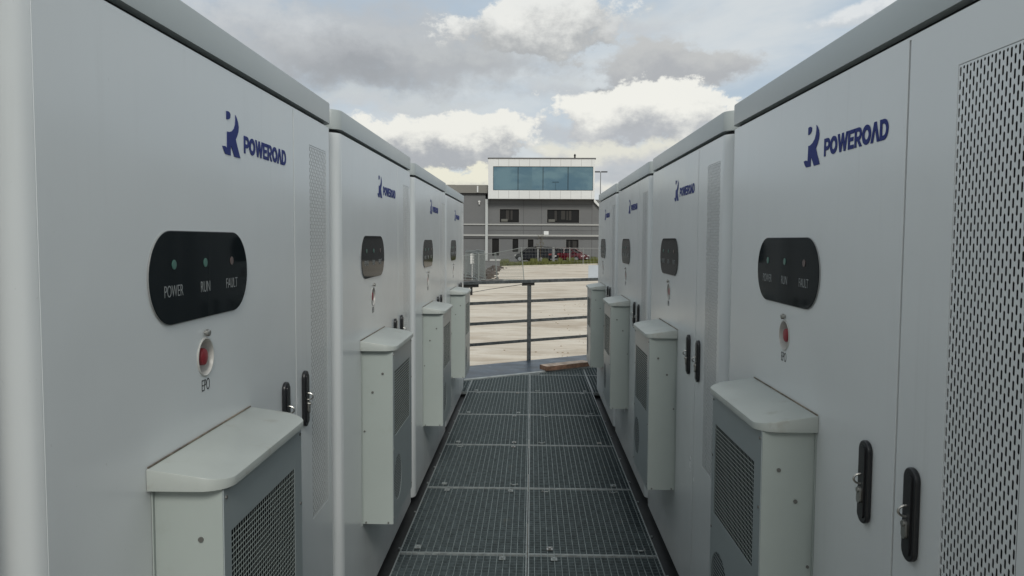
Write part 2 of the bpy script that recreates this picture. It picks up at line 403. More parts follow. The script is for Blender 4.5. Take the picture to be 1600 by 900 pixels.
for sx, xg in ((-1, .6775), (1, .662)):
    y = 2.6
    while y < 8:
        b_ = MB(); b_.prism(circ(sx*(xg+.018), y, .007, 8), ZB, ZB+.008, lambda p, q_, a: (p, q_, a)); b_.build('bolt', M_galvb, pf); y += rnd.uniform(.35, .7)
# ------------------------------------------------------------------ gratings
X_L, X_C, X_R = -.6698, -.0115, .6538
YR0, DY = 3.885, 1.0593
def clip_y(x0, x1): return gate_y((x0+x1)/2) - .035
def grating(x0, x1, y0, y1, label, clip=True, seed=0, small=False):
    """one galvanised panel: frame bars, deep cross bars, thin rods on top; the far end is cut along the railing"""
    rn = random.Random(seed)
    g = thing('grating_panel', label, 'grating', ((x0+x1)/2, (y0+y1)/2, ZW), 0, 'walkway grating panels')
    ox, oy = (x0+x1)/2, (y0+y1)/2
    t = .0065; e = .0025
    X0, X1, Y0, Y1 = x0+e, x1-e, y0+e, y1-e
    fy = lambda x: min(Y1, gate_y(x)-.035) if clip else Y1
    fx = lambda y: max(X0, GX+(y+.035-GY)/math.tan(TH)) if clip else X0
    if fy(X1) <= Y0+.05: bpy.data.objects.remove(g); return None
    fr = MB()
    def bar(mb, xa, xb, ya, yb, za, zb): mb.box(xa-ox, xb-ox, ya-oy, yb-oy, za, zb)
    if fy(X0) > Y0: bar(fr, X0, X0+t, Y0, fy(X0), -.03, 0)
    bar(fr, X1-t, X1, Y0, fy(X1), -.03, 0)
    xs = fx(Y0)
    bar(fr, max(xs, X0+t), X1-t, Y0, Y0+t, -.03, 0)
    if fx(Y1) < X1-t-.02: bar(fr, max(fx(Y1), X0+t), X1-t, Y1-t, Y1, -.03, 0)
    if clip and fy(X0) < Y1:                         # cut edge
        xa = max(X0, fx(Y0)); xb = min(X1, fx(Y1)); L = (xb-xa)/math.cos(TH)
        M = Matrix.Translation((xa-ox, fy(xa)-oy, 0)) @ Matrix.Rotation(TH, 4, 'Z')
        fr.box(0, L, -t, 0, -.03, .001, M)
    fr.build('frame', M_galvb, g)
    cb = MB(); y = Y0+.033
    while y < Y1-.01:
        xa = max(X0+t, fx(y))
        if X1-t-xa > .01: bar(cb, xa, X1-t, y-.0017, y+.0017, -.03, -.0012)
        y += .0331
    cb.build('bearing_bars', M_galv, g)
    rd = MB(); x = X0+.0335
    while x < X1-.01:
        yb = fy(x)-(t if fy(x) == Y1 else .002)
        if yb-Y0-t > .01: bar(rd, x-.0017, x+.0017, Y0+t, yb, -.009, -.0003)
        x += .0335
    rd.build('rods', M_rod, g)
    if not small:
        for cx_, cy__ in ((x0+.10, y0+.06), (x1-.10, y0+.06), (x1-.12, y1-.07), (x0+.13, y1-.07)):
            if rn.random() < .62 and cy__ < fy(cx_)-.05:
                c_ = MB(); X, Y = cx_-ox+rn.uniform(-.02, .02), cy__-oy
                k = rn.random()
                if k < .6:
                    c_.box(X-.016, X+.016, Y-.014, Y+.014, .0005, .004); c_.prism(circ(X, Y, .007, 8), .004, .010, lambda p, q_, a: (p, q_, a))
                    c_.box(X-.016, X+.016, Y+.020, Y+.026, -.004, .005)
                else:
                    for dx_ in (-.02, .02):
                        c_.prism([(X+dx_-.008, 0), (X+dx_+.008, 0), (X+dx_, .014)], Y-.002, Y+.002, lambda p, q_, a: (p, a, q_))
                    c_.box(X-.012, X+.012, Y-.006, Y+.006, -.002, .0025)
                c_.build('clip', M_galvb if k > .08 else M_steel, g)
    return g
ordn = ['nearest', 'second nearest', 'third', 'fourth', 'fifth', 'sixth', 'seventh']
for k in range(-3, 6):
    for side, xa, xb in (('left', X_L, X_C), ('right', X_C, X_R)):
        if k >= -1: nm = 'galvanised floor grating in the %s half of the walkway, %s row from the photographer' % (side, ordn[k+1])
        else: nm = 'galvanised floor grating underfoot at the photographer, %s half, %s row back' % (side, ['', 'first', 'second'][-1-k])
        if k == 5: nm = 'galvanised floor grating cut slantwise at the railing, %s half of walkway' % side
        grating(xa, xb, YR0+k*DY, YR0+(k+1)*DY, nm, k >= 3, 40+k*2+(side == 'left'))
for k in (4, 5):
    grating(X_R, X_R+.66, YR0+k*DY, YR0+(k+1)*DY, 'floor grating at the end of the right cabinet row, %s the cross joint' % ('before' if k == 4 else 'beyond'), True, 90+k)
grating(X_L-.66, X_L, YR0+4*DY, YR0+5*DY, 'floor grating at the end of the left cabinet row by the railing', True, 95)
# ------------------------------------------------------------------ one battery cabinet
# local axes: x out of the front, y along the front (from the viewer's left), z up
fmap = lambda o0=0.: (lambda x, y, z: (o0+z, x, y))
def sc(pts): return [(x*SC, y*SC) for x, y in pts]
W, TOPZ, FASB, SEAM = 1.4345*SC, 1.8045*SC, 1.7411*SC, 1.0756*SC
DEP = 1.28
def plan_prism(mb, y0, y1, x0, x1, r, z0, z1, bev=0., n=6, openf=False):
    """rounded front corners in plan; the back corners square"""
    pts = [(x0, y0), (x0, y1)]
    for i in range(n+1):
        t = R_(90-90*i/n); pts.append((x1-r+r*math.cos(t), y1-r+r*math.sin(t)))
    for i in range(n+1):
        t = R_(-90*i/n); pts.append((x1-r+r*math.cos(t), y0+r+r*math.sin(t)))
    k = len(pts); n0 = len(mb.v)
    lev = [(z0, 0)] + ([(z1-bev, 0), (z1-bev*.3, bev*.3), (z1, bev)] if bev else [(z1, 0)])
    cx_, cy__ = (x0+x1)/2, (y0+y1)/2
    for z, ins in lev:
        for p, q_ in pts:
            fx_ = 1-ins/((x1-x0)/2); fy_ = 1-ins/((y1-y0)/2)
            mb.v.append((cx_+(p-cx_)*fx_, cy__+(q_-cy__)*fy_, z))
    for l in range(len(lev)-1):
        for i in range(k):
            j = (i+1) % k
            if openf and i == 2+n: continue
            mb.face([n0+l*k+i, n0+l*k+j, n0+(l+1)*k+j, n0+(l+1)*k+i])
    mb.face([n0+i for i in range(k)]); mb.face([n0+(len(lev)-1)*k+i for i in range(k)][::-1])
def arc(cx_, cy__, rx, ry, a0, a1, n=8): return [(cx_+rx*math.cos(R_(a0+(a1-a0)*i/n)), cy__+ry*math.sin(R_(a0+(a1-a0)*i/n))) for i in range(n+1)]
def letters():
    T = .24; out = []
    bowl = lambda x, yc, rx, ry: arc(x, yc, rx, ry, 90, -90)
    P = ([(0, 0), (0, 1), (.5, 1)] + bowl(.5, .66, .38, .34)[1:] + [(T, .32), (T, 0)], [(T, .54), (T, .78), (.5, .78)] + bowl(.5, .66, .13, .12)[1:] + [(T, .54)])
    O = (circ(.52, .5, .5, 28), circ(.52, .5, .24, 20))
    O = ([(.54+(x-.52)*1.06, y) for x, y in O[0]], [(.54+(x-.52)*1.06, y) for x, y in O[1]])
    Wl = ([(0, 1), (.25, 1), (.43, .40), (.60, 1), (.82, 1), (.99, .40), (1.16, 1), (1.40, 1), (1.11, 0), (.88, 0), (.71, .55), (.53, 0), (.30, 0)],)
    E = ([(0, 0), (0, 1), (.8, 1), (.76, .79), (T, .79), (T, .61), (.70, .61), (.66, .40), (T, .40), (T, .21), (.74, .21), (.74, 0)],)
    Rl = ([(0, 0), (0, 1), (.52, 1)] + bowl(.52, .67, .36, .33)[1:-1] + [(.60, .345), (.92, 0), (.62, 0), (.36, .32), (T, .32), (T, 0)], [(T, .54), (T, .79), (.5, .79)] + bowl(.5, .665, .14, .125)[1:])
    Al = ([(0, 0), (.38, 1), (.62, 1), (1.0, 0), (.73, 0), (.50, .64), (.27, 0)],)
    D = ([(0, 0), (0, 1), (.42, 1)] + arc(.42, .5, .5, .5, 90, -90, 12)[1:], [(T, .22), (T, .78), (.42, .78)] + arc(.42, .5, .25, .28, 90, -90, 10)[1:])
    x = 0
    for L, wd, gap in ((P, .88, -.01), (O, 1.08, .03), (Wl, 1.40, .04), (E, .80, .05), (Rl, .92, .00), (O, 1.08, -.04), (Al, 1.0, .03), (D, .92, 0)):
        out += [[(x+a, b) for a, b in cont] for cont in L]; x += wd+gap
    return out, x
def make_cabinet():
    root = thing('battery_cabinet', 'x', 'battery cabinet')
    m = MB(); y0, y1 = -.055*SC, 1.487*SC
    plan_prism(m, y0, y1, -DEP, -.0004, .05, 0.0, FASB-.014, openf=True)
    me = m.mesh('body', True)
    hol = [[(y0+.05, 0), (y1-.05, 0), (y1-.05, FASB-.014), (y0+.05, FASB-.014)], circ(.491*SC, 1.158*SC, .0345*SC+.0004, 40),
           [(1.226*SC, .572*SC), (1.4085*SC, .572*SC), (1.4085*SC, 1.650*SC), (1.226*SC, 1.650*SC)],
           [(SEAM-.0034, .02), (SEAM+.0034, .02), (SEAM+.0034, FASB-.02), (SEAM-.0034, FASB-.02)]]
    ms = curve_solid('body', hol, .0, 0, fmap(-.00045))
    bm = bmesh.new(); bm.from_mesh(me); bm.from_mesh(ms); bm.to_mesh(me); bm.free()
    link('body', me, M_white, root)
    m = MB(); plan_prism(m, y0+.012, y1-.012, -DEP+.01, -.018, .045, FASB-.0135, FASB-.0005); m.build('roof_gap_shade', M_gap, root)  # black strip paints the shade of the gap under the roof cap
    m = MB(); plan_prism(m, y0+.006, y1-.006, -DEP-.01, .004, .05, FASB, TOPZ, .004)
    m.build('roof_cap', M_fascia, root, True)
    m = MB(); m.box(-DEP+.03, -.03, .02, y1-.06, 0, 1)
    o = m.build('plinth', M_beam, root); o.location = (0, 0, -.05); o.scale = (1, 1, .0495)
    m = MB(); m.box(-.013, -.0095, SEAM-.01, SEAM+.01, .02, FASB-.02); m.build('seam_shade', M_gap, root)  # dark filler, puts the seam's shade into colour
    # doors
    zb = .018; zt = FASB-.018; eS, eZ, eR = .491*SC, 1.158*SC, .0345*SC
    me = curve_solid('wide_door', [rrect(-.012, SEAM-.0035, zb, zt, .003, 2), circ(eS, eZ, eR, 40)], .0062, .0007, fmap(-.0062)); shade(me, 50)
    wd = link('wide_door', me, M_white, root)
    pL, pR, pT, pB = 1.226*SC, 1.4085*SC, 1.650*SC, .572*SC
    me = curve_solid('narrow_door', [rrect(SEAM+.0035, W, zb, zt, .003, 2), [(pL, pB), (pR, pB), (pR, pT), (pL, pT)]], .0062, .0011, fmap(-.0062)); shade(me, 50)
    nd = link('narrow_door', me, M_white, root)
    # perforated vent with staggered slots
    px, pz = .00878*SC, .0199*SC; nc = int(round((pR-pL-.002)/px)); px = (pR-pL-.002)/nc
    v = MB(); sw, sl = px*.262, pz*.38
    x_f, x_b = -.0004, -.0009
    def cell(ya, yb, za, zb_, h):
        cy__ = (ya+yb)/2; cz = (za+zb_)/2
        outer = [(ya, za), (cy__, za), (yb, za), (yb, cz), (yb, zb_), (cy__, zb_), (ya, zb_), (ya, cz)]
        inn = [(cy__-sw, cz-h+sw), (cy__, cz-h), (cy__+sw, cz-h+sw), (cy__+sw, cz), (cy__+sw, cz+h-sw), (cy__, cz+h), (cy__-sw, cz+h-sw), (cy__-sw, cz)]
        n = len(v.v)
        v.v.extend([(x_f, a, b) for a, b in outer] + [(x_f, a, b) for a, b in inn] + [(x_b, a, b) for a, b in inn])
        for i in range(8):
            j = (i+1) % 8
            v.face([n+i, n+j, n+8+j, n+8+i]); v.face([n+8+i, n+8+j, n+16+j, n+16+i])
    nr = int((pT-pB)/pz); z0_ = pT-.001
    for ci in range(nc):
        ya = pL+.001+ci*px; yb = ya+px
        if ci % 2 == 0:
            for r in range(nr): cell(ya, yb, z0_-(r+1)*pz, z0_-r*pz, sl)
        else:
            cell(ya, yb, z0_-pz/2, z0_, sl*.42)
            for r in range(nr-1): cell(ya, yb, z0_-(r+1.5)*pz, z0_-(r+.5)*pz, sl)
            cell(ya, yb, z0_-nr*pz, z0_-(nr-.5)*pz, sl*.42)
    me = v.mesh('vent_panel'); link('vent_panel', me, M_white, nd)
    m = MB(); m.box(-.016, -.0155, pL-.003, pR+.003, pB-.003, pT+.003); m.build('dust_filter', M_filter, nd)
    # logo
    gm_ = fmap(.0004)
    E1 = [(0.0248, 0.089), (0.0351, 0.0902), (0.0425, 0.0888), (0.047, 0.0852), (0.0455, 0.0788), (0.0401, 0.075), (0.0303, 0.0726), (0.0247, 0.073)]
    E2 = [(0.0742, 0.0885), (0.082, 0.0831), (0.0888, 0.0754), (0.0921, 0.0659), (0.0898, 0.0555), (0.082, 0.0455), (0.0741, 0.0375), (0.0823, 0.0242), (0.0990, 0.0008), (0.0649, 0.0004), (0.0554, 0.0122), (0.0464, 0.0215), (0.0447, 0.0115), (0.0443, 0.0009), (0.0169, 0.001), (0.0088, 0.0069), (0.0009, 0.016), (0.0154, 0.0171), (0.0255, 0.0143), (0.0268, 0.0328), (0.0275, 0.048), (0.0389, 0.0483), (0.0536, 0.052), (0.0658, 0.0592), (0.0722, 0.0686), (0.0748, 0.0789)]
    tr = lambda P: [((.591+a)*SC, (1.5555+b*1.0)*SC) for a, b in P]
    me = curve_solid('logo_emblem', [tr(E1)], .0009, 0, gm_); me2 = curve_solid('logo_emblem', [tr(E2)], .0009, 0, gm_)
    bm = bmesh.new(); bm.from_mesh(me); bm.from_mesh(me2); bm.to_mesh(me); bm.free()
    link('logo_emblem', me, M_blue, wd)
    ls, wt = letters(); s0, s1, lz0, lz1 = .713*SC, 1.009*SC, 1.570*SC, 1.6075*SC
    ls = [[(s0+a/wt*(s1-s0), lz0+b*(lz1-lz0)) for a, b in cont] for cont in ls]
    link('logo_lettering', curve_solid('logo_lettering', ls, .0009, 0, gm_), M_blue, wd)
    # display
    d = sc(rrect(.2692, .7118, 1.2356, 1.3971, .0800, 12)); dr_ = sc(rrect(.2679, .7131, 1.2343, 1.3984, .0813, 12))
    dp = link('display_panel', curve_solid('display_panel', [d], .0042, .0008, fmap(.0002)), M_glass, root); shade(dp.data, 40)
    link('bezel', curve_solid('bezel', [dr_, d], .0028, .0006, fmap(.0002)), mat('grey_rim', (.26, .27, .27), .4), dp)
    for s_, mt, nm in ((.3575, M_green, 'green indicator light'), (.4895, M_green, 'green indicator light'), (.622, M_redl, 'dull red indicator light')):
        o = link('indicator_light', curve_solid('indicator_light', [circ(s_*SC, 1.339*SC, .0085*SC, 20)], .0012, .0004, fmap(.0046)), mt, dp); o['label'] = nm
    for s_, a, b in (('POWER', .3200, .3920), ('RUN', .4680, .5100), ('FAULT', .5920, .6520)):
        link('display_lettering', text_mesh('display_lettering', s_, .0003, fmap(.0046), a*SC, b*SC, 1.2835*SC, 1.3035*SC), M_txt, dp)
    # emergency power off
    eb = MB(); n = 40
    prof = [(eR+.0035, .0002), (eR+.0035, .0022), (eR+.001, .003), (eR-.0005, .002), (eR*.93, -.012), (eR*.80, -.0215), (.0, -.0215)]
    def lathe(mb, prof, cy__, cz, n=32):
        n0 = len(mb.v)
        for r, x in prof:
            for i in range(n): t = 2*math.pi*i/n; mb.v.append((x, cy__+r*math.cos(t), cz+r*math.sin(t)))
        for l in range(len(prof)-1):
            for i in range(n): j = (i+1) % n; mb.face([n0+l*n+i, n0+l*n+j, n0+(l+1)*n+j, n0+(l+1)*n+i])
    lathe(eb, prof, eS, eZ); 
    es = eb.build('emergency_switch', M_ring, root, True)
    rbm = MB(); lathe(rbm, [(.0165*SC, -.021), (.0165*SC, -.0035), (.0150*SC, -.001), (.009*SC, .0005), (0, .001)], eS, eZ); rbm.build('red_button', M_red, es, True)
    kn = MB(); lathe(kn, [(.0045, 0), (.0045, .003), (.0080, .004), (.0080, .010), (.0055, .012), (0, .012)], eS, 1.2045*SC, 16); kn.build('cover_screw', M_steel, es, True)
    link('switch_lettering', text_mesh('switch_lettering', 'EPO', .0004, fmap(.0004), .472*SC, .508*SC, 1.0935*SC, 1.1155*SC), M_txtb, es)
    # handles
    for s_ in (.9715, 1.145):
        a, b = (s_-.0205)*SC, (s_+.0205)*SC; z0_, z1_ = .865*SC, 1.021*SC
        h = link('door_handle', curve_solid('door_handle', [rrect(a, b, z0_, z1_,   .0204*SC, 10)], .011, .003, fmap(.0002), 3), M_black, root); shade(h.data, 50)
        k = MB(); k.prism(rrect(a+.010, b-.010, z0_+.012, z1_-.012, .009, 6), .0112, .0145, lambda p, q_, x: (x, p, q_)); k.build('lever', M_black, h, True)
        lp = MB(); c0, c1 = (.0175, s_*SC, .9490*SC), .0105
        pts = [(.0115, s_*SC+.001*0, .9490*SC+c1)] + [(.0155+c1*1.35*math.sin(t_), s_*SC, .949*SC+c1*math.cos(t_)) for t_ in [math.pi*i/10 for i in range(11)]] + [(.0115, s_*SC, .9490*SC-c1)]
        lp.tube(pts, .0024, 6); lp.build('lock_loop', M_steel, h, True)
        kc = MB(); kc.prism(rrect(s_*SC-.008, s_*SC+.008, .903*SC, .9345*SC, .0078, 6), .0148, .0195, lambda p, q_, x: (x, p, q_))
        kc.prism(circ(s_*SC, .928*SC, .0055, 12), .0195, .0225, lambda p, q_, x: (x, p, q_)); kc.build('key_cover', M_steel, h, True)
    # air conditioner on the door
    aL, aR, aD = .2495*SC, .7277*SC, .118*SC
    cL, cR = aL+.0215*SC, aR-.0145*SC; cB, cT = .3175*SC, .9735*SC
    m = MB(); x0, x1 = .0035, aD-.003
    n = len(m.v)
    for x in (x0, x1):
        for y, z in ((cL, cB), (cR, cB), (cR, cT), (cL, cT)): m.v.append((x, y, z))
    for q_ in ((0, 1, 2, 3), (0, 4, 5, 1), (1, 5, 6, 2), (2, 6, 7, 3), (3, 7, 4, 0)): m.face(list(q_))
    m.box(.0008, .0034, cL-.008, cR+.008, cB-.006, cT)
    ac = m.build('air_conditioner', M_grey, root)
    gL, gR, gB, gT = .302*SC, .662*SC, .645*SC, .8905*SC
    ccx, ccz, cr_ = .372*SC, .470*SC, .086*SC
    me = curve_solid('front_panel', [rrect(cL-.0005, cR+.0005, cB-.0005, cT, .004, 3), [(gL, gB), (gR, gB), (gR, gT), (gL, gT)], circ(ccx, ccz, cr_, 40)], .0028, .0008, fmap(aD-.0028)); shade(me, 50)
    fp = link('front_panel', me, M_acf, ac)
    m = MB(); m.box(aD-.014, aD-.013, cL+.002, cR-.002, cB+.002, cT-.002); m.build('cavity_shade', M_dark, ac)  # black sheet paints the shade inside the casing behind both grilles
    m = MB(); nv, nh = 32, 24
    for i in range(1, nv): y = gL+(gR-gL)*i/nv; m.box(aD-.0013, aD-.0009, y-.0009, y+.0009, gB, gT)
    for i in range(1, nh): z = gB+(gT-gB)*i/nh; m.box(aD-.0008, aD-.0003, gL, gR, z-.0011, z+.0011)
    m.build('grille', M_grey, ac)
    m = MB(); i = -cr_+.005
    while i < cr_-.003:
        h = math.sqrt(cr_**2-i*i); m.box(aD-.0008, aD-.0003, ccx-h, ccx+h, ccz+i-.0011, ccz+i+.0011); m.box(aD-.0013, aD-.0009, ccx+i-.0009, ccx+i+.0009, ccz-h, ccz+h); i += .0118
    m.build('fan_grille', M_acf, ac)
    # hood
    m = MB(); hD = .131*SC; hB, hT = .974*SC, 1.0104*SC; r = .055; n_ = 8
    pts = [(.0008, aL), (.0008, aR)]
    pts += [(hD-r+r*math.cos(R_(90-90*i/n_)), aR-r+r*math.sin(R_(90-90*i/n_))) for i in range(n_+1)]
    pts += [(hD-r+r*math.cos(R_(-90*i/n_)), aL+r+r*math.sin(R_(-90*i/n_))) for i in range(n_+1)]
    k = len(pts); zt_ = lambda x: hT - .0215*SC*(max(0, x)/hD)**1.35
    cxm, cym = hD/2, (aL+aR)/2
    for ins, dz_ in ((0, None), (0, -.0025), (.0008, -.0008), (.0025, 0)):
        for x, y in pts:
            X = cxm+(x-cxm)*(1-ins/(hD/2)) if x > .002 else x; Y = cym+(y-cym)*(1-ins/((aR-aL)/2))
            m.v.append((X, Y, hB if dz_ is None else zt_(x)+dz_))
    for l in range(3):
        for i in range(k): j = (i+1) % k; m.face([l*k+i, l*k+j, (l+1)*k+j, (l+1)*k+i])
    # top surface in strips so that it can curve
    m.face([3*k+i for i in range(k)]); m.face(list(range(k)))
    m.build('hood', M_hood, ac, True)
    m = MB(); m.box(.0009, .0035, aL+.004, aR-.004, hT+.0002, hT+.003); m.build('sealant', mat('dirty_sealant', (.20, .17, .13), .8, var=.5, vscale=20), ac)
    M_scr = mat('grey_steel', (.16, .16, .15), .45, metal=.5)
    for yy in (cL, cR):
        sg = -1 if yy == cL else 1
        for o_, z in ((.079, .887), (.041, .817), (.0105, .670), (.014, .323), (.098, .323)):
            sw_ = MB(); rr = .0052 if z > .8 else .004
            sw_.prism(circ(o_*SC, z*SC, rr, 10), yy, yy+sg*.003, lambda p, q_, a: (p, a, q_)); sw_.build('screw', M_scr, ac)
    for yy in (cL+.012, cR-.012):
        for z in (.955, .80, .60, .34):
            sw_ = MB(); sw_.prism(circ(yy, z*SC, .004, 8), aD-.0002, aD+.0022, lambda p, q_, x: (x, p, q_)); sw_.build('screw', M_scr, ac)
    return root
labels = {
 'L1': 'white battery cabinet nearest the photographer in the left row, filling the left edge',
 'L2': 'white battery cabinet in the left row, second from the photographer',
 'L3': 'white battery cabinet in the left row, third from the photographer',
 'L4': 'white battery cabinet at the far end of the left row beside the railing',
 'R1': 'white battery cabinet nearest the photographer in the right row, its slotted vent largest',
 'R2': 'white battery cabinet in the right row, second from the photographer',
 'R3': 'white battery cabinet in the right row, third from the photographer',
 'R4': 'white battery cabinet at the far end of the right row, above the timber offcut'}
labels['L0'] = 'white battery cabinet of the left row added unseen behind the photographer to shade the aisle'
labels['R0'] = 'white battery cabinet of the right row added unseen behind the photographer to shade the aisle'
cabs = {'L0': (-.6216, -.623, -1.60, .002), 'R0': (.619, .81, -1.604, .002), 'L1': (-.6216, .9775, -1.60, .0066), 'L2': (-.6281, 2.5782, -1.60, .0008), 'L3': (-.6242, 4.1823, -1.617, .0005), 'L4': (-.6322, 5.7788, -1.620, .0003),  # L0 and R0 are added out of view to darken the aisle
        'R1': (.6190, 2.4113, -1.604, .0082), 'R2': (.6190, 4.0147, -1.602, .0012), 'R3': (.6198, 5.6206, -1.602, -.0003), 'R4': (.6181, 7.2282, -1.602, -.0009)}
proto = make_cabinet()
proto['group'] = 'battery cabinets facing each other across the walkway'
for i, (k, (x, y, z, yw)) in enumerate(cabs.items()):
    o = proto if i == 0 else copy_tree(proto)
    o.location = (x*SC, y*SC, z)
    o.rotation_euler = (0, 0, yw if k[0] == 'L' else math.pi+yw)
    o['label'] = labels[k]
    hp = z-(ZW+ZB)
    for c_ in bpy.data.objects:
        if c_.parent == o and c_.name.startswith('plinth'): c_.location = (0, 0, -hp+.0005); c_.scale = (1, 1, hp-.001)
# ------------------------------------------------------------------ end railing
G2X, G2Y = -.782, 9.769
pl = thing('steel_plate', 'bluish steel threshold plate between the grating and the railing', 'plate', (GX, GY, ZW), TH)
wdt = (G2Y-GY)*math.cos(TH)
off = (G2X-GX)*math.cos(TH)+(G2Y-GY)*math.sin(TH)
m = MB(); m.box(-.6, 2.6, -.004, wdt+.02, -.006, .002); m.build('sheet', M_kick, pl)
m = MB(); m.tube([(-.03, -.014, .006), (2.6, -.014, .006)], .0125, 8); m.build('edge_tube', mat('zinc_tube', (.34, .37, .37), .45, metal=.4, var=.2, vscale=8), pl, True)
m = MB(); m.box(-.6, 2.6, .02, .10, -.2, -.0065); m.build('front_beam', M_beam, pl)
m = MB(); m.box(-.6, 2.6, wdt-.10, wdt-.02, -.2, -.0065); m.build('rear_beam', M_beam, pl)
for x in (-.5, 2.4):
    m = MB(); m.box(x, x+.1, wdt-.10, wdt-.02, ZG-ZW, -.2005); m.build('leg', M_beam, pl)
rl = thing('railing', 'galvanised steel railing with four rails closing the end of the walkway', 'railing', (G2X, G2Y, ZW), TH)
m = MB(); m.box(-.6, 2.45, -.03, .03, 1.035, 1.075); m.build('top_rail', M_rail, rl)
for z in (.792, .532, .267):
    m = MB(); m.box(-.6, 2.45, -.004, .004, z-.019, z+.019); m.build('mid_rail', M_rail, rl)
for x in (-.45, .925, 2.3):
    m = MB(); m.box(x-.019, x+.019, .0045, .045, -.18, 1.0345); m.build('post', M_rail, rl)
M_cl = mat('dark_clamp', (.03, .03, .028), .6, metal=.4)
for x0, x1 in ((-.10, .13), (.79, .985)):
    m = MB(); m.box(x0, x1, -.012, -.0045, .998, 1.034); m.build('bracket', M_cl, rl)
    for q_ in (.25, .75):
        m = MB(); m.prism(circ(x0+(x1-x0)*q_, 1.016, .008, 8), -.020, -.0125, lambda p, q_, a: (p, a, q_)); m.build('bolt', M_cl, rl)
m = MB(); m.box(.01, .04, -.012, -.0045, .90, .9975); m.build('latch', M_cl, rl)
m = MB(); m.tube([(.0, .0, .93), (.3, .01, .965), (.85, .01, 1.02)], .0035, 5); m.build('wire', mat('dark_wire', (.05, .05, .05), .5), rl)
# timber offcut
plk = thing('timber_plank', 'short brown timber offcut lying across the edge of the steel plate', 'plank', (.195, 9.33, ZW+.0205), R_(36))
m = MB(); M_ti = mat('rough_timber', (.15, .085, .055), .85, var=.5, vscale=12, bump=.5, bscale=30)
m.prism([(0.0, .02), (.03, 0), (.70, .0), (.695, .17), (.02, .175)], .0, .052, lambda p, q_, a: (p, q_, a)); m.build('board', M_ti, plk)
m = MB(); m.prism([(.003, .023), (.031, .003), (.697, .003), (.692, .167), (.022, .172)], .0525, .0545, lambda p, q_, a: (p, q_, a)); m.build('pale_top', mat('pale_timber', (.36, .29, .235), .9, var=.4, vscale=14, bump=.4, bscale=40), plk)  # thin top layer in a paler timber colour than the board
# ------------------------------------------------------------------ building
YB = 85.0
M_clad = mat('grey_cladding', (.135, .138, .138), .6, var=.07, vscale=.25, stain=((.11, .11, .105), 1.2, .55, .4))
M_wclad = mat('white_cladding', (.66, .67, .655), .5, var=.03, vscale=.4)
M_wing = mat('wing_parapet', (.19, .185, .165), .6, var=.06, vscale=.4)
M_frame = mat('dark_window_frame', (.008, .008, .008), .5, spec=.2)
M_win = mat('dark_window_glass', (.014, .014, .014), .08, spec=.2)
M_bglass = mat('blue_glass', (.16, .255, .30), .015, metal=.9)
M_trim = mat('silver_trim', (.42, .42, .40), .4, metal=.3)
def X(u, Y=YB, v=330): return at(u, v, Y).x
def Zv(v, Y=YB, u=831): return at(u, v, Y).z
bl = thing('office_building', 'grey clad office building with a projecting white box of blue glass on top', 'building', (0, YB, ZG))
zo = -ZG
def bpart(name, boxes, m, parent=bl):
    mb = MB()
    for x0, x1, y0, y1, z0, z1 in boxes: mb.box(x0, x1, y0-YB*0, y1, z0+zo, z1+zo)
    return mb.build(name, m, parent)
xl, xr = X(763.5), X(927.5)
zbt, zbb = Zv(249), Zv(311.5)
xgl, xgr, zgt, zgb = X(771), X(925), Zv(261.5), Zv(298.5)
# walls around openings
opens = [(781, 811, 327, 347.8, 'w'), (855, 905, 327.3, 348, 'w'), (769, 780, 373, 400, 'd'), (801, 810.3, 373.5, 394, 'w'), (825, 834, 374, 394, 'w'), (885, 904.5, 374, 394, 'w')]
wall_x0, wall_x1 = X(761), 34
ops = sorted([(X(a), X(b), Zv(d_), Zv(c_), k_) for a, b, c_, d_, k_ in opens])
cuts = [(o_[0], o_[1], o_[2], o_[3]) for o_ in ops]
outl = [[(wall_x0, ZG), (wall_x1, ZG), (wall_x1, zbb), (wall_x0, zbb)]] + [[(a, b_2), (b, b_2), (b, c2), (a, c2)] for a, b, b_2, c2 in cuts]
me = curve_solid('wall', outl, .25, 0, lambda x, y, z: (x, .25-z, y+zo)); link('wall', me, M_clad, bl)
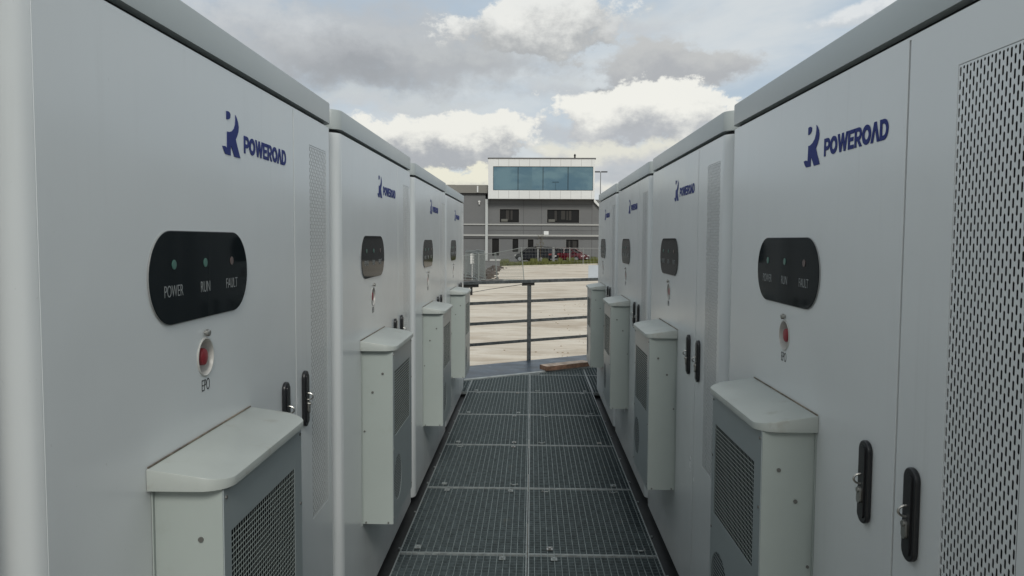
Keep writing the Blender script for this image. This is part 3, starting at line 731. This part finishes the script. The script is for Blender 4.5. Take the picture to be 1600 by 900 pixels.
# cladding joints as thin grooves (raised cover strips) in their own part
js = []
for v in (318, 337, 358, 366, 384): js.append((wall_x0+.1, 20, -.006, -.0005, Zv(v)-.012, Zv(v)+.012))
mj = bpart('cladding_joint', [(wall_x0+.1, 20, -.008, -.0005, Zv(v)-.02, Zv(v)+.02) for v in (319, 360)], mat('joint_dark', (.08, .08, .08), .8))
bpart('vertical_joint', [(X(u)-.02, X(u)+.02, -.010, -.0085, ZG, zbb-.05) for u in (818, 846, 925)], MATS['joint_dark'])
bpart('interior', [(wall_x0+.1, wall_x1-.1, .9, 1.0, ZG, zbb)], M_dark)
for i, (a, b, z0_, z1_, k_) in enumerate(ops):
    fw = .10; kind = 'door' if k_ == 'd' else 'window'
    mb = MB()
    for bx_ in ((a, a+fw, z0_, z1_), (b-fw, b, z0_, z1_), (a+fw, b-fw, z0_, z0_+fw), (a+fw, b-fw, z1_-fw, z1_)): mb.box(bx_[0], bx_[1], .05, .15, bx_[2]+zo, bx_[3]+zo)
    nb = 0 if (b-a) < 1.0 else (1 if b-a < 2.5 else 2)
    for j in range(nb):
        xx = a+(b-a)*(j+1)/(nb+1); mb.box(xx-.04, xx+.04, .055, .145, z0_+fw+zo, z1_-fw+zo)
    w_ = mb.build(kind, M_frame, bl)
    if k_ == 'w' and b-a > 1.3:
        for q_ in range(4):
            xx = a+fw+(b-a-2*fw)*random.uniform(.05, .8); mb = MB(); mb.box(xx, xx+(b-a)*random.uniform(.06, .16), .106-q_*.004, .1085-q_*.004, z0_+fw+zo+random.uniform(0, .3), z1_-fw+zo); mb.build('blind', mat('blind_fabric', (.035, .033, .03), .8), w_)
        mb = MB(); mb.box(a+fw+.05, a+fw+.75, .088, .090, z0_+fw+zo, z0_+fw+.28+zo); mb.build('papers', mat('pale_paper', (.13, .13, .115), .8), w_)
    mb = MB(); mb.box(a+fw, b-fw, .11, .12, z0_+fw+zo, z1_-fw+zo); mb.build('pane', M_win, w_)
    mb = MB(); t_ = .07
    for bx_ in ((a-t_, a-.002, z0_-t_, z1_+t_), (b+.002, b+t_, z0_-t_, z1_+t_), (a-.002, b+.002, z1_+.002, z1_+t_), (a-.002, b+.002, z0_-t_, z0_-.002)): mb.box(bx_[0], bx_[1], -.03, -.012, bx_[2]+zo, bx_[3]+zo)
    mb.build('reveal', M_trim if False else mat('reveal_grey', (.17, .17, .165), .6), w_)
    if k_ == 'd':
        mb = MB(); mb.box(a-.2, b+.2, -.9, -.05, ZG+zo, ZG+zo+.16); mb.build('step', mat('step_concrete', (.5, .5, .47), .8), w_)
# white box
proj_ = 1.1
wb = [(xl, xgl, -proj_, 6, zbb, zbt-.05), (xgr, xr, -proj_, 6, zbb, zbt-.05), (xgl, xgr, -proj_, 6, zgt, zbt-.05), (xgl, xgr, -proj_, 6, zbb, zgb)]
mb = MB()
for x0, x1, y0, y1, z0_, z1_ in wb: mb.box(x0, x1, y0, y1, z0_+zo, z1_+zo)
mb.build('white_box', M_wclad, bl)
mb = MB()
for i in range(1, 11):
    xx = xl+(xr-xl)*i/10.3
    if xx < xr-.1:
        mb.box(xx-.02, xx+.02, -proj_-.006, -proj_-.001, zgt+.03+zo, zbt-.06+zo); mb.box(xx-.02, xx+.02, -proj_-.006, -proj_-.001, zbb+.03+zo, zgb-.03+zo)
mb.build('panel_joint', mat('pale_joint', (.42, .42, .41), .7), bl)
bpart('roof_edge', [(xl-.05, xr+.1, -proj_-.06, 6.05, zbt-.049, zbt+.06)], mat('roof_edge', (.10, .10, .10), .6))
wl = (xgr-xgl)/4
for i in range(4):
    mb = MB(); mb.box(xgl+i*wl+.03, xgl+(i+1)*wl-.03, -proj_+.12, -proj_+.16, zgb+.05+zo, zgt-.05+zo); mb.build('glass_pane', M_bglass, bl)
mb = MB()
for i in range(5):
    xx = xgl+i*wl; mb.box(max(xx-.03, xgl), min(xx+.03, xgr), -proj_+.06, -proj_+.13, zgb+zo, zgt+zo)
mb.box(xgl+.03, xgr-.03, -proj_+.061, -proj_+.129, zgb+zo, zgb+.05+zo); mb.box(xgl+.03, xgr-.03, -proj_+.061, -proj_+.129, zgt-.05+zo, zgt+zo)
mb.build('glazing_frame', M_frame, bl)
# coping of the lower part to the right, falling in a slant from the box
mb = MB(); xa, xb = xr, X(938); za, zc = zbb+.1, Zv(321)
mb.prism([(xa, za), (xb, zc), (34, zc), (34, zc-.25), (xb-.05, zc-.28), (xa, za-.35)], -.35, .3, lambda p, q_, a: (p, a, q_+zo)); mb.build('coping', M_wclad, bl)
bpart('downpipe', [(X(758.6), X(762.6), -.35, -.02, ZG, zbb-.01)], mat('pale_pipe', (.44, .46, .45), .5))
bpart('silver_band', [(-40, 30, -.12, -.02, Zv(351)-.07, Zv(351)+.07), (-40, 30, -.14, -.02, Zv(368)-.09, Zv(368)+.09)], M_trim)
bpart('under_rail', [(-40, 30, -.10, -.02, Zv(371.5)-.08, Zv(371.5)+.08)], mat('dark_rail', (.07, .07, .07), .6))  # dark line below the lower silver band
bpart('wall_sign', [(X(850), X(857.5), -.06, -.02, Zv(366.5), Zv(361))], mat('white_sign', (.7, .71, .7), .5))
# lower wing to the left
wz = Zv(289.5)
bpart('wing_wall', [(-60, X(758.5), -.001, 8, ZG, Zv(303.5))], M_clad)
bpart('wing_parapet', [(-60, X(762), -.20, 8, Zv(302), wz)], M_wing)
bpart('gutter', [(-60, X(762), -.24, -.02, Zv(303.5)+.001, Zv(302)-.001)], M_frame)
bpart('roof_hatch', [(X(672), X(707), 3, 6, wz, Zv(286))], M_wing)
bpart('overflow_pipe', [(X(745.5), X(747.5), -.34, -.205, Zv(301), Zv(291))], M_wclad)
mb = MB(); px_, pz_ = X(749), Zv(315.5)
mb.prism(circ(px_, pz_+zo, .12, 12), -.25, -.002, lambda p, q_, a: (p, a, q_)); mb.box(px_-.06, px_+.06, -.22, -.004, pz_+zo-.30, pz_+zo-.13); mb.build('wall_lamp', mat('lamp_white', (.6, .6, .58), .5), bl)
mb = MB(); p = at(899, 245, YB); mb.tube([(p.x, 1, zbt+zo+.05), (p.x, 1, zbt+zo+.55)], .09, 8); mb.tube([(p.x, 1, zbt+zo+.5), (p.x, 1, zbt+zo+.7)], [.14, .05], 8); mb.build('roof_vent', M_frame, bl)
# lamp post
def lamp_post(x, y, h, label):
    t_ = thing('street_lamp', label, 'street lamp', (x, y, ZG), 0, 'car park lamps')
    mb = MB(); mb.tube([(0, 0, 0), (0, 0, h)], [.075, .04], 8); mb.build('pole', mat('lamp_pole', (.20, .21, .21), .5, metal=.5), t_, True)
    for s_ in (-1, 1):
        mb = MB(); mb.box(min(s_*.05, s_*.75), max(s_*.05, s_*.75), -.14, .14, h-.03, h+.10); mb.build('lamp_head', mat('lamp_head', (.05, .055, .06), .5), t_)
YM = 2*(YB-.96)+12          # the lamp post behind the photographer that the blue glass mirrors
p = at(868, 285, YM); lamp_post(p.x, -12.0, p.z-ZG, 'tall lamp post mirrored in the blue glass of the white box')
p = at(938.5, 269, 88); lamp_post(p.x, 88, p.z-ZG, 'tall slim lamp post with flat twin heads right of the white box')
# ------------------------------------------------------------------ fences
def far_fence():
    Yf = 72.5; f = thing('wire_fence', 'thin wire fence on grey posts before the parked cars', 'fence', (0, Yf, ZG))
    x0, x1 = X(812, Yf), X(960, Yf); zt_ = Zv(387, Yf)-ZG
    mb = MB(); mb.box(x0, x1, -.03, .03, zt_-.05, zt_+.0); mb.build('top_rail', mat('fence_zinc', (.23, .235, .23), .5, metal=.3), f)
    for u, wd_ in ((841, .30), (865.5, .42), (891, .17), (912, .12), (936, .12), (815, .1)):
        mb = MB(); xx = X(u, Yf); mb.box(xx-wd_/4, xx+wd_/4, .035, .12, 0, zt_+.05); mb.build('post', MATS['fence_zinc'], f)
    mb = MB(); xx = x0
    while xx < x1: mb.box(xx-.004, xx+.004, -.006, .006, .1, zt_-.05); xx += .30
    z = .3
    while z < zt_-.1: mb.box(x0, x1, -.019, -.008, z-.004, z+.004); z += .3
    mb.build('wire_mesh', MATS['fence_zinc'], f)
far_fence()
M_fz = mat('panel_zinc', (.22, .24, .23), .5, metal=.3)
def fence_panel(p0_, p1_, label, zt0, zt1, lean=0, nw=26, tube=.021, wire=.0035, group='temporary site fence panels'):
    """mobile fence panel between two ground points, tube frame and welded wires"""
    a = Vector((p0_[0], p0_[1], 0)); b = Vector((p1_[0], p1_[1], 0)); d = b-a; L = d.length
    f = thing('fence_panel', label, 'fence panel', (a.x, a.y, ZG), math.atan2(d.y, d.x), group)
    mb = MB(); mb.tube([(0, 0, .05), (lean, 0, zt0)], tube, 6); mb.tube([(L, 0, .05), (L+lean, 0, zt1)], tube, 6)
    mb.tube([(lean, 0, zt0), (L+lean, 0, zt1)], tube, 6); mb.tube([(0, 0, .12), (L, 0, .12)], tube, 6)
    mb.build('tube_frame', M_fz, f, True)
    mb = MB()
    for i in range(1, nw):
        x_ = L*i/nw; zz = zt0+(zt1-zt0)*i/nw; mb.tube([(x_, 0, .12), (x_+lean, 0, zz)], wire, 4, False)
    for i in range(1, 9):
        q_ = i/9; mb.tube([(lean*q_, 0, .12+(zt0-.12)*q_), (L+lean*q_, 0, .12+(zt1-.12)*q_)], wire, 4, False)
    mb.build('wire_mesh', M_fz, f)
    for x_ in (0, L):
        mb = MB(); mb.box(x_-.3, x_+.3, -.11, .11, 0, .12); mb.build('foot', mat('fence_foot', (.10, .09, .085), .9), f)
    return f
def gz(u, v): return Vector((*gp(u, v), 0))
a0 = gz(777, 440); b0 = gz(819, 441)
ha = lambda P, v: (376-v)/1217*P.y - ZG
fence_panel(a0, b0, 'leaning mobile fence panel right of the others, its frame tilted left', ha(a0, 397), ha(b0, 388.5), -.17)
c0 = gz(727, 441)
fence_panel(c0, a0, 'mobile fence panel at the left end behind the railing', ha(c0, 401), ha(a0, 397), -.1)
for i, (ua, va, ub, vb, vt) in enumerate(((728, 436, 758, 440, 395), (729, 431, 755, 434, 393), (733, 428, 748, 442, 396), (744, 432, 757, 437, 392))):
    pa, pb_ = gz(ua, va), gz(ub, vb)
    fence_panel(pa, pb_, ['weathered fence panel, rearmost of the bunch left of the yard', 'grey fence panel in the bunch at left, half hidden by its neighbours', 'fence panel standing askew in the bunch nearest the left cabinets', 'short fence panel at the right end of the bunch by the rubble'][i], ha(pa, vt), ha(pb_, vt+2), -.05, 22, .03, .007)
sgp = at(738, 405, 44)
sg = MB(); sg.box(sgp.x-.11, sgp.x+.11, 44-.03, 44+.0, Zv(413, 44), Zv(397, 44))
sg.box(sgp.x-.03, sgp.x+.03, 44.001, 44.05, ZG, Zv(396, 44))
o = sg.build('sign_board', mat('white_board', (.68, .68, .65), .5)); tag(o, 'narrow white board on a post among the fence panels', 'sign')
# ------------------------------------------------------------------ cars
M_tyre = mat('tyre_rubber', (.015, .015, .015), .8); M_rim = mat('wheel_rim', (.45, .46, .47), .3, metal=.8)
M_cgl = mat('car_glass', (.006, .007, .008), .05, spec=.3)
def car(name, label, loc, rz, paint, L=4.5, Wd=1.82, H=1.58, suv=True):
    t_ = thing(name, label, 'car', loc, rz, 'cars parked in front of the grey building')
    hw = Wd/2
    # stations along x (nose at +x): x, half width, bottom z, shoulder z
    st = [(-L/2, hw*.80, .42, .80), (-L/2+.06, hw*.90, .30, .92), (-L/2+.35, hw*.98, .24, .98), (-L*.22, hw, .22, .97), (0, hw, .22, .95), (L*.20, hw, .22, .93), (L*.30, hw*.99, .22, .92), (L/2-.55, hw*.95, .24, .86), (L/2-.15, hw*.84, .28, .74), (L/2, hw*.66, .36, .60)]
    mb = MB(); ring = []
    for x_, w2, zb_, zs in st:
        r_ = [(-w2*.86, zb_), (-w2, zb_+.12), (-w2*1.0, (zb_+zs)/2), (-w2*.97, zs-.07), (-w2*.86, zs), (0, zs+.035), (w2*.86, zs), (w2*.97, zs-.07), (w2, (zb_+zs)/2), (w2, zb_+.12), (w2*.86, zb_)]
        ring.append(len(mb.v)); mb.v += [(x_, y_, z_) for y_, z_ in r_]
    k = 11
    for a_, b_2 in zip(ring, ring[1:]):
        for i in range(k): j = (i+1) % k; mb.face([a_+i, a_+j, b_2+j, b_2+i])
    mb.face([ring[0]+i for i in range(k)]); mb.face([ring[-1]+i for i in range(k)])
    # roof
    rf = [(-L*.40 if suv else -L*.30, hw*.70, H-.12), (-L*.30, hw*.74, H-.03), (-L*.1, hw*.76, H), (L*.06, hw*.74, H-.04), (L*.11, hw*.70, H-.10)]
    n = len(mb.v)
    for x_, w2, z_ in rf: mb.v += [(x_, -w2, z_-.05), (x_, -w2*.8, z_), (x_, w2*.8, z_), (x_, w2, z_-.05), (x_, 0, z_-.07)]
    for i in range(len(rf)-1):
        for j in range(5): q_ = (j+1) % 5; mb.face([n+i*5+j, n+i*5+q_, n+(i+1)*5+q_, n+(i+1)*5+j])
    mb.face([n+j for j in range(5)]); mb.face([n+20+j for j in range(5)])
    # pillars
    def pil(xa, xb, za=.93, zb2=H-.06):
        for s_ in (-1, 1): mb.tube([(xa, s_*hw*.88, za), (xb, s_*hw*.71, zb2)], .045, 6)
    xb0 = -L/2+.18 if suv else -L/2+.45
    pil(xb0, rf[0][0]); pil(L*.30, L*.11); pil(-L*.02, -L*.03); pil(-L*.24, -L*.24)
    mb.build('body', paint, t_, True)
    gl = MB(); g_ = [(xb0+.02, hw*.86, .93), (L*.29, hw*.86, .90)]
    gt = [(rf[0][0]+.03, hw*.69, H-.13), (L*.105, hw*.69, H-.13)]
    n = len(gl.v)
    for (xa, w2, z_) in (g_[0], g_[1], gt[1], gt[0]): gl.v += [(xa, -w2, z_), (xa, w2, z_)]
    gl.v = gl.v
    for q_ in ((0, 2, 4, 6), (1, 3, 5, 7), (0, 1, 7, 6), (2, 3, 5, 4), (0, 1, 3, 2), (6, 7, 5, 4)): gl.face(list(q_))
    gl.build('windows', M_cgl, t_)
    for sx in (-1, 1):
        for s_ in (-1, 1):
            mb = MB(); cx_ = sx*L*.30+(.05 if sx > 0 else .05); R0 = .33
            mb.prism(circ(0, 0, R0, 20), -.11, .11, lambda p, q_, a: (p, a, q_)); o = mb.build('wheel', M_tyre, t_, True); o.location = (cx_, s_*(hw-.10), R0)
            mb = MB(); mb.prism(circ(0, 0, .2, 14), s_*.112, s_*.118, lambda p, q_, a: (p, a, q_)); mb.build('rim', M_rim, o)
    for s_ in (-1, 1):
        mb = MB(); y0_, y1_ = sorted((s_*hw*.52, s_*hw*.90)); mb.box(-L/2-.005, -L/2+.12, y0_, y1_, .76, .92); mb.build('tail_light', mat('tail_light', (.22, .03, .03), .3), t_)
        mb = MB(); y0_, y1_ = sorted((s_*hw*.42, s_*hw*.80)); mb.box(L/2-.32, L/2-.06, y0_, y1_, .62, .74); mb.build('headlight', mat('head_light', (.65, .65, .62), .15), t_)
        mb = MB(); y0_, y1_ = sorted((s_*hw*1.0, s_*(hw+.2))); mb.box(L*.22, L*.27, y0_, y1_, .95, 1.08); mb.build('mirror', paint, t_)
    mb = MB(); mb.box(-L/2-.03, -L/2+.05, -.26, .26, .62, .73); mb.build('rear_plate', mat('number_plate', (.7, .7, .67), .5), t_)
    mb = MB(); mb.box(L/2-.02, L/2+.02, -.26, .26, .40, .50); mb.build('front_plate', MATS['number_plate'], t_)
    mb = MB(); mb.box(-L/2-.04, -L/2+.1, -hw*.75, hw*.75, .32, .40); mb.build('rear_trim', mat('silver_bumper', (.4, .4, .4), .4, metal=.5), t_)
    return t_
pa = at(838, 411, 79.5); pb2 = at(886, 411, 79.6)
car('parked_car', 'black estate car parked tail towards the yard, white number plate showing', (pa.x, 79.5, ZG+.004), R_(180-38), mat('black_car_paint', (.005, .006, .009), .3, spec=.3), 4.6, 1.85, 1.62)
car('parked_car', 'dark red car parked nose out to the right of the black one', (pb2.x+.1, 80.2, ZG+.004), R_(-28), mat('red_car_paint', (.075, .004, .009), .25, spec=.4), 4.3, 1.78, 1.50, False)
# sapling by the fence
def sapling(x, y, h):
    t_ = thing('sapling', 'thin bare sapling rising behind the black car', 'tree', (x, y, ZG))
    mb = MB(); mb.tube([(0, 0, 0), (.04, 0, h*.5), (.0, 0, h)], [.035, .022, .008], 6)
    rn = random.Random(5)
    for i in range(16):
        z = h*rn.uniform(.45, .95); a_ = rn.random()*6.28; l_ = rn.uniform(.2, .55)
        mb.tube([(.02, 0, z), (math.cos(a_)*l_*.5, math.sin(a_)*l_*.5, z+l_*.5), (math.cos(a_)*l_, math.sin(a_)*l_, z+l_*1.1)], [.012, .009, .004], 4)
    mb.build('trunk', mat('bark', (.10, .075, .05), .9), t_)
    mb = MB()
    for i in range(70):
        z = h*rn.uniform(.5, 1.1); a_ = rn.random()*6.28; l_ = rn.uniform(.1, .5); c_ = Vector((math.cos(a_)*l_, math.sin(a_)*l_, z))
        n = len(mb.v); s_ = .05; mb.v += [tuple(c_+Vector((rn.gauss(0, s_), rn.gauss(0, s_), rn.gauss(0, s_)))) for _ in range(3)]; mb.face([n, n+1, n+2])
    mb.build('leaves', mat('sapling_leaf', (.10, .09, .03), .8), t_)
p = at(844, 410, 77); sapling(p.x, 77, 2.6)
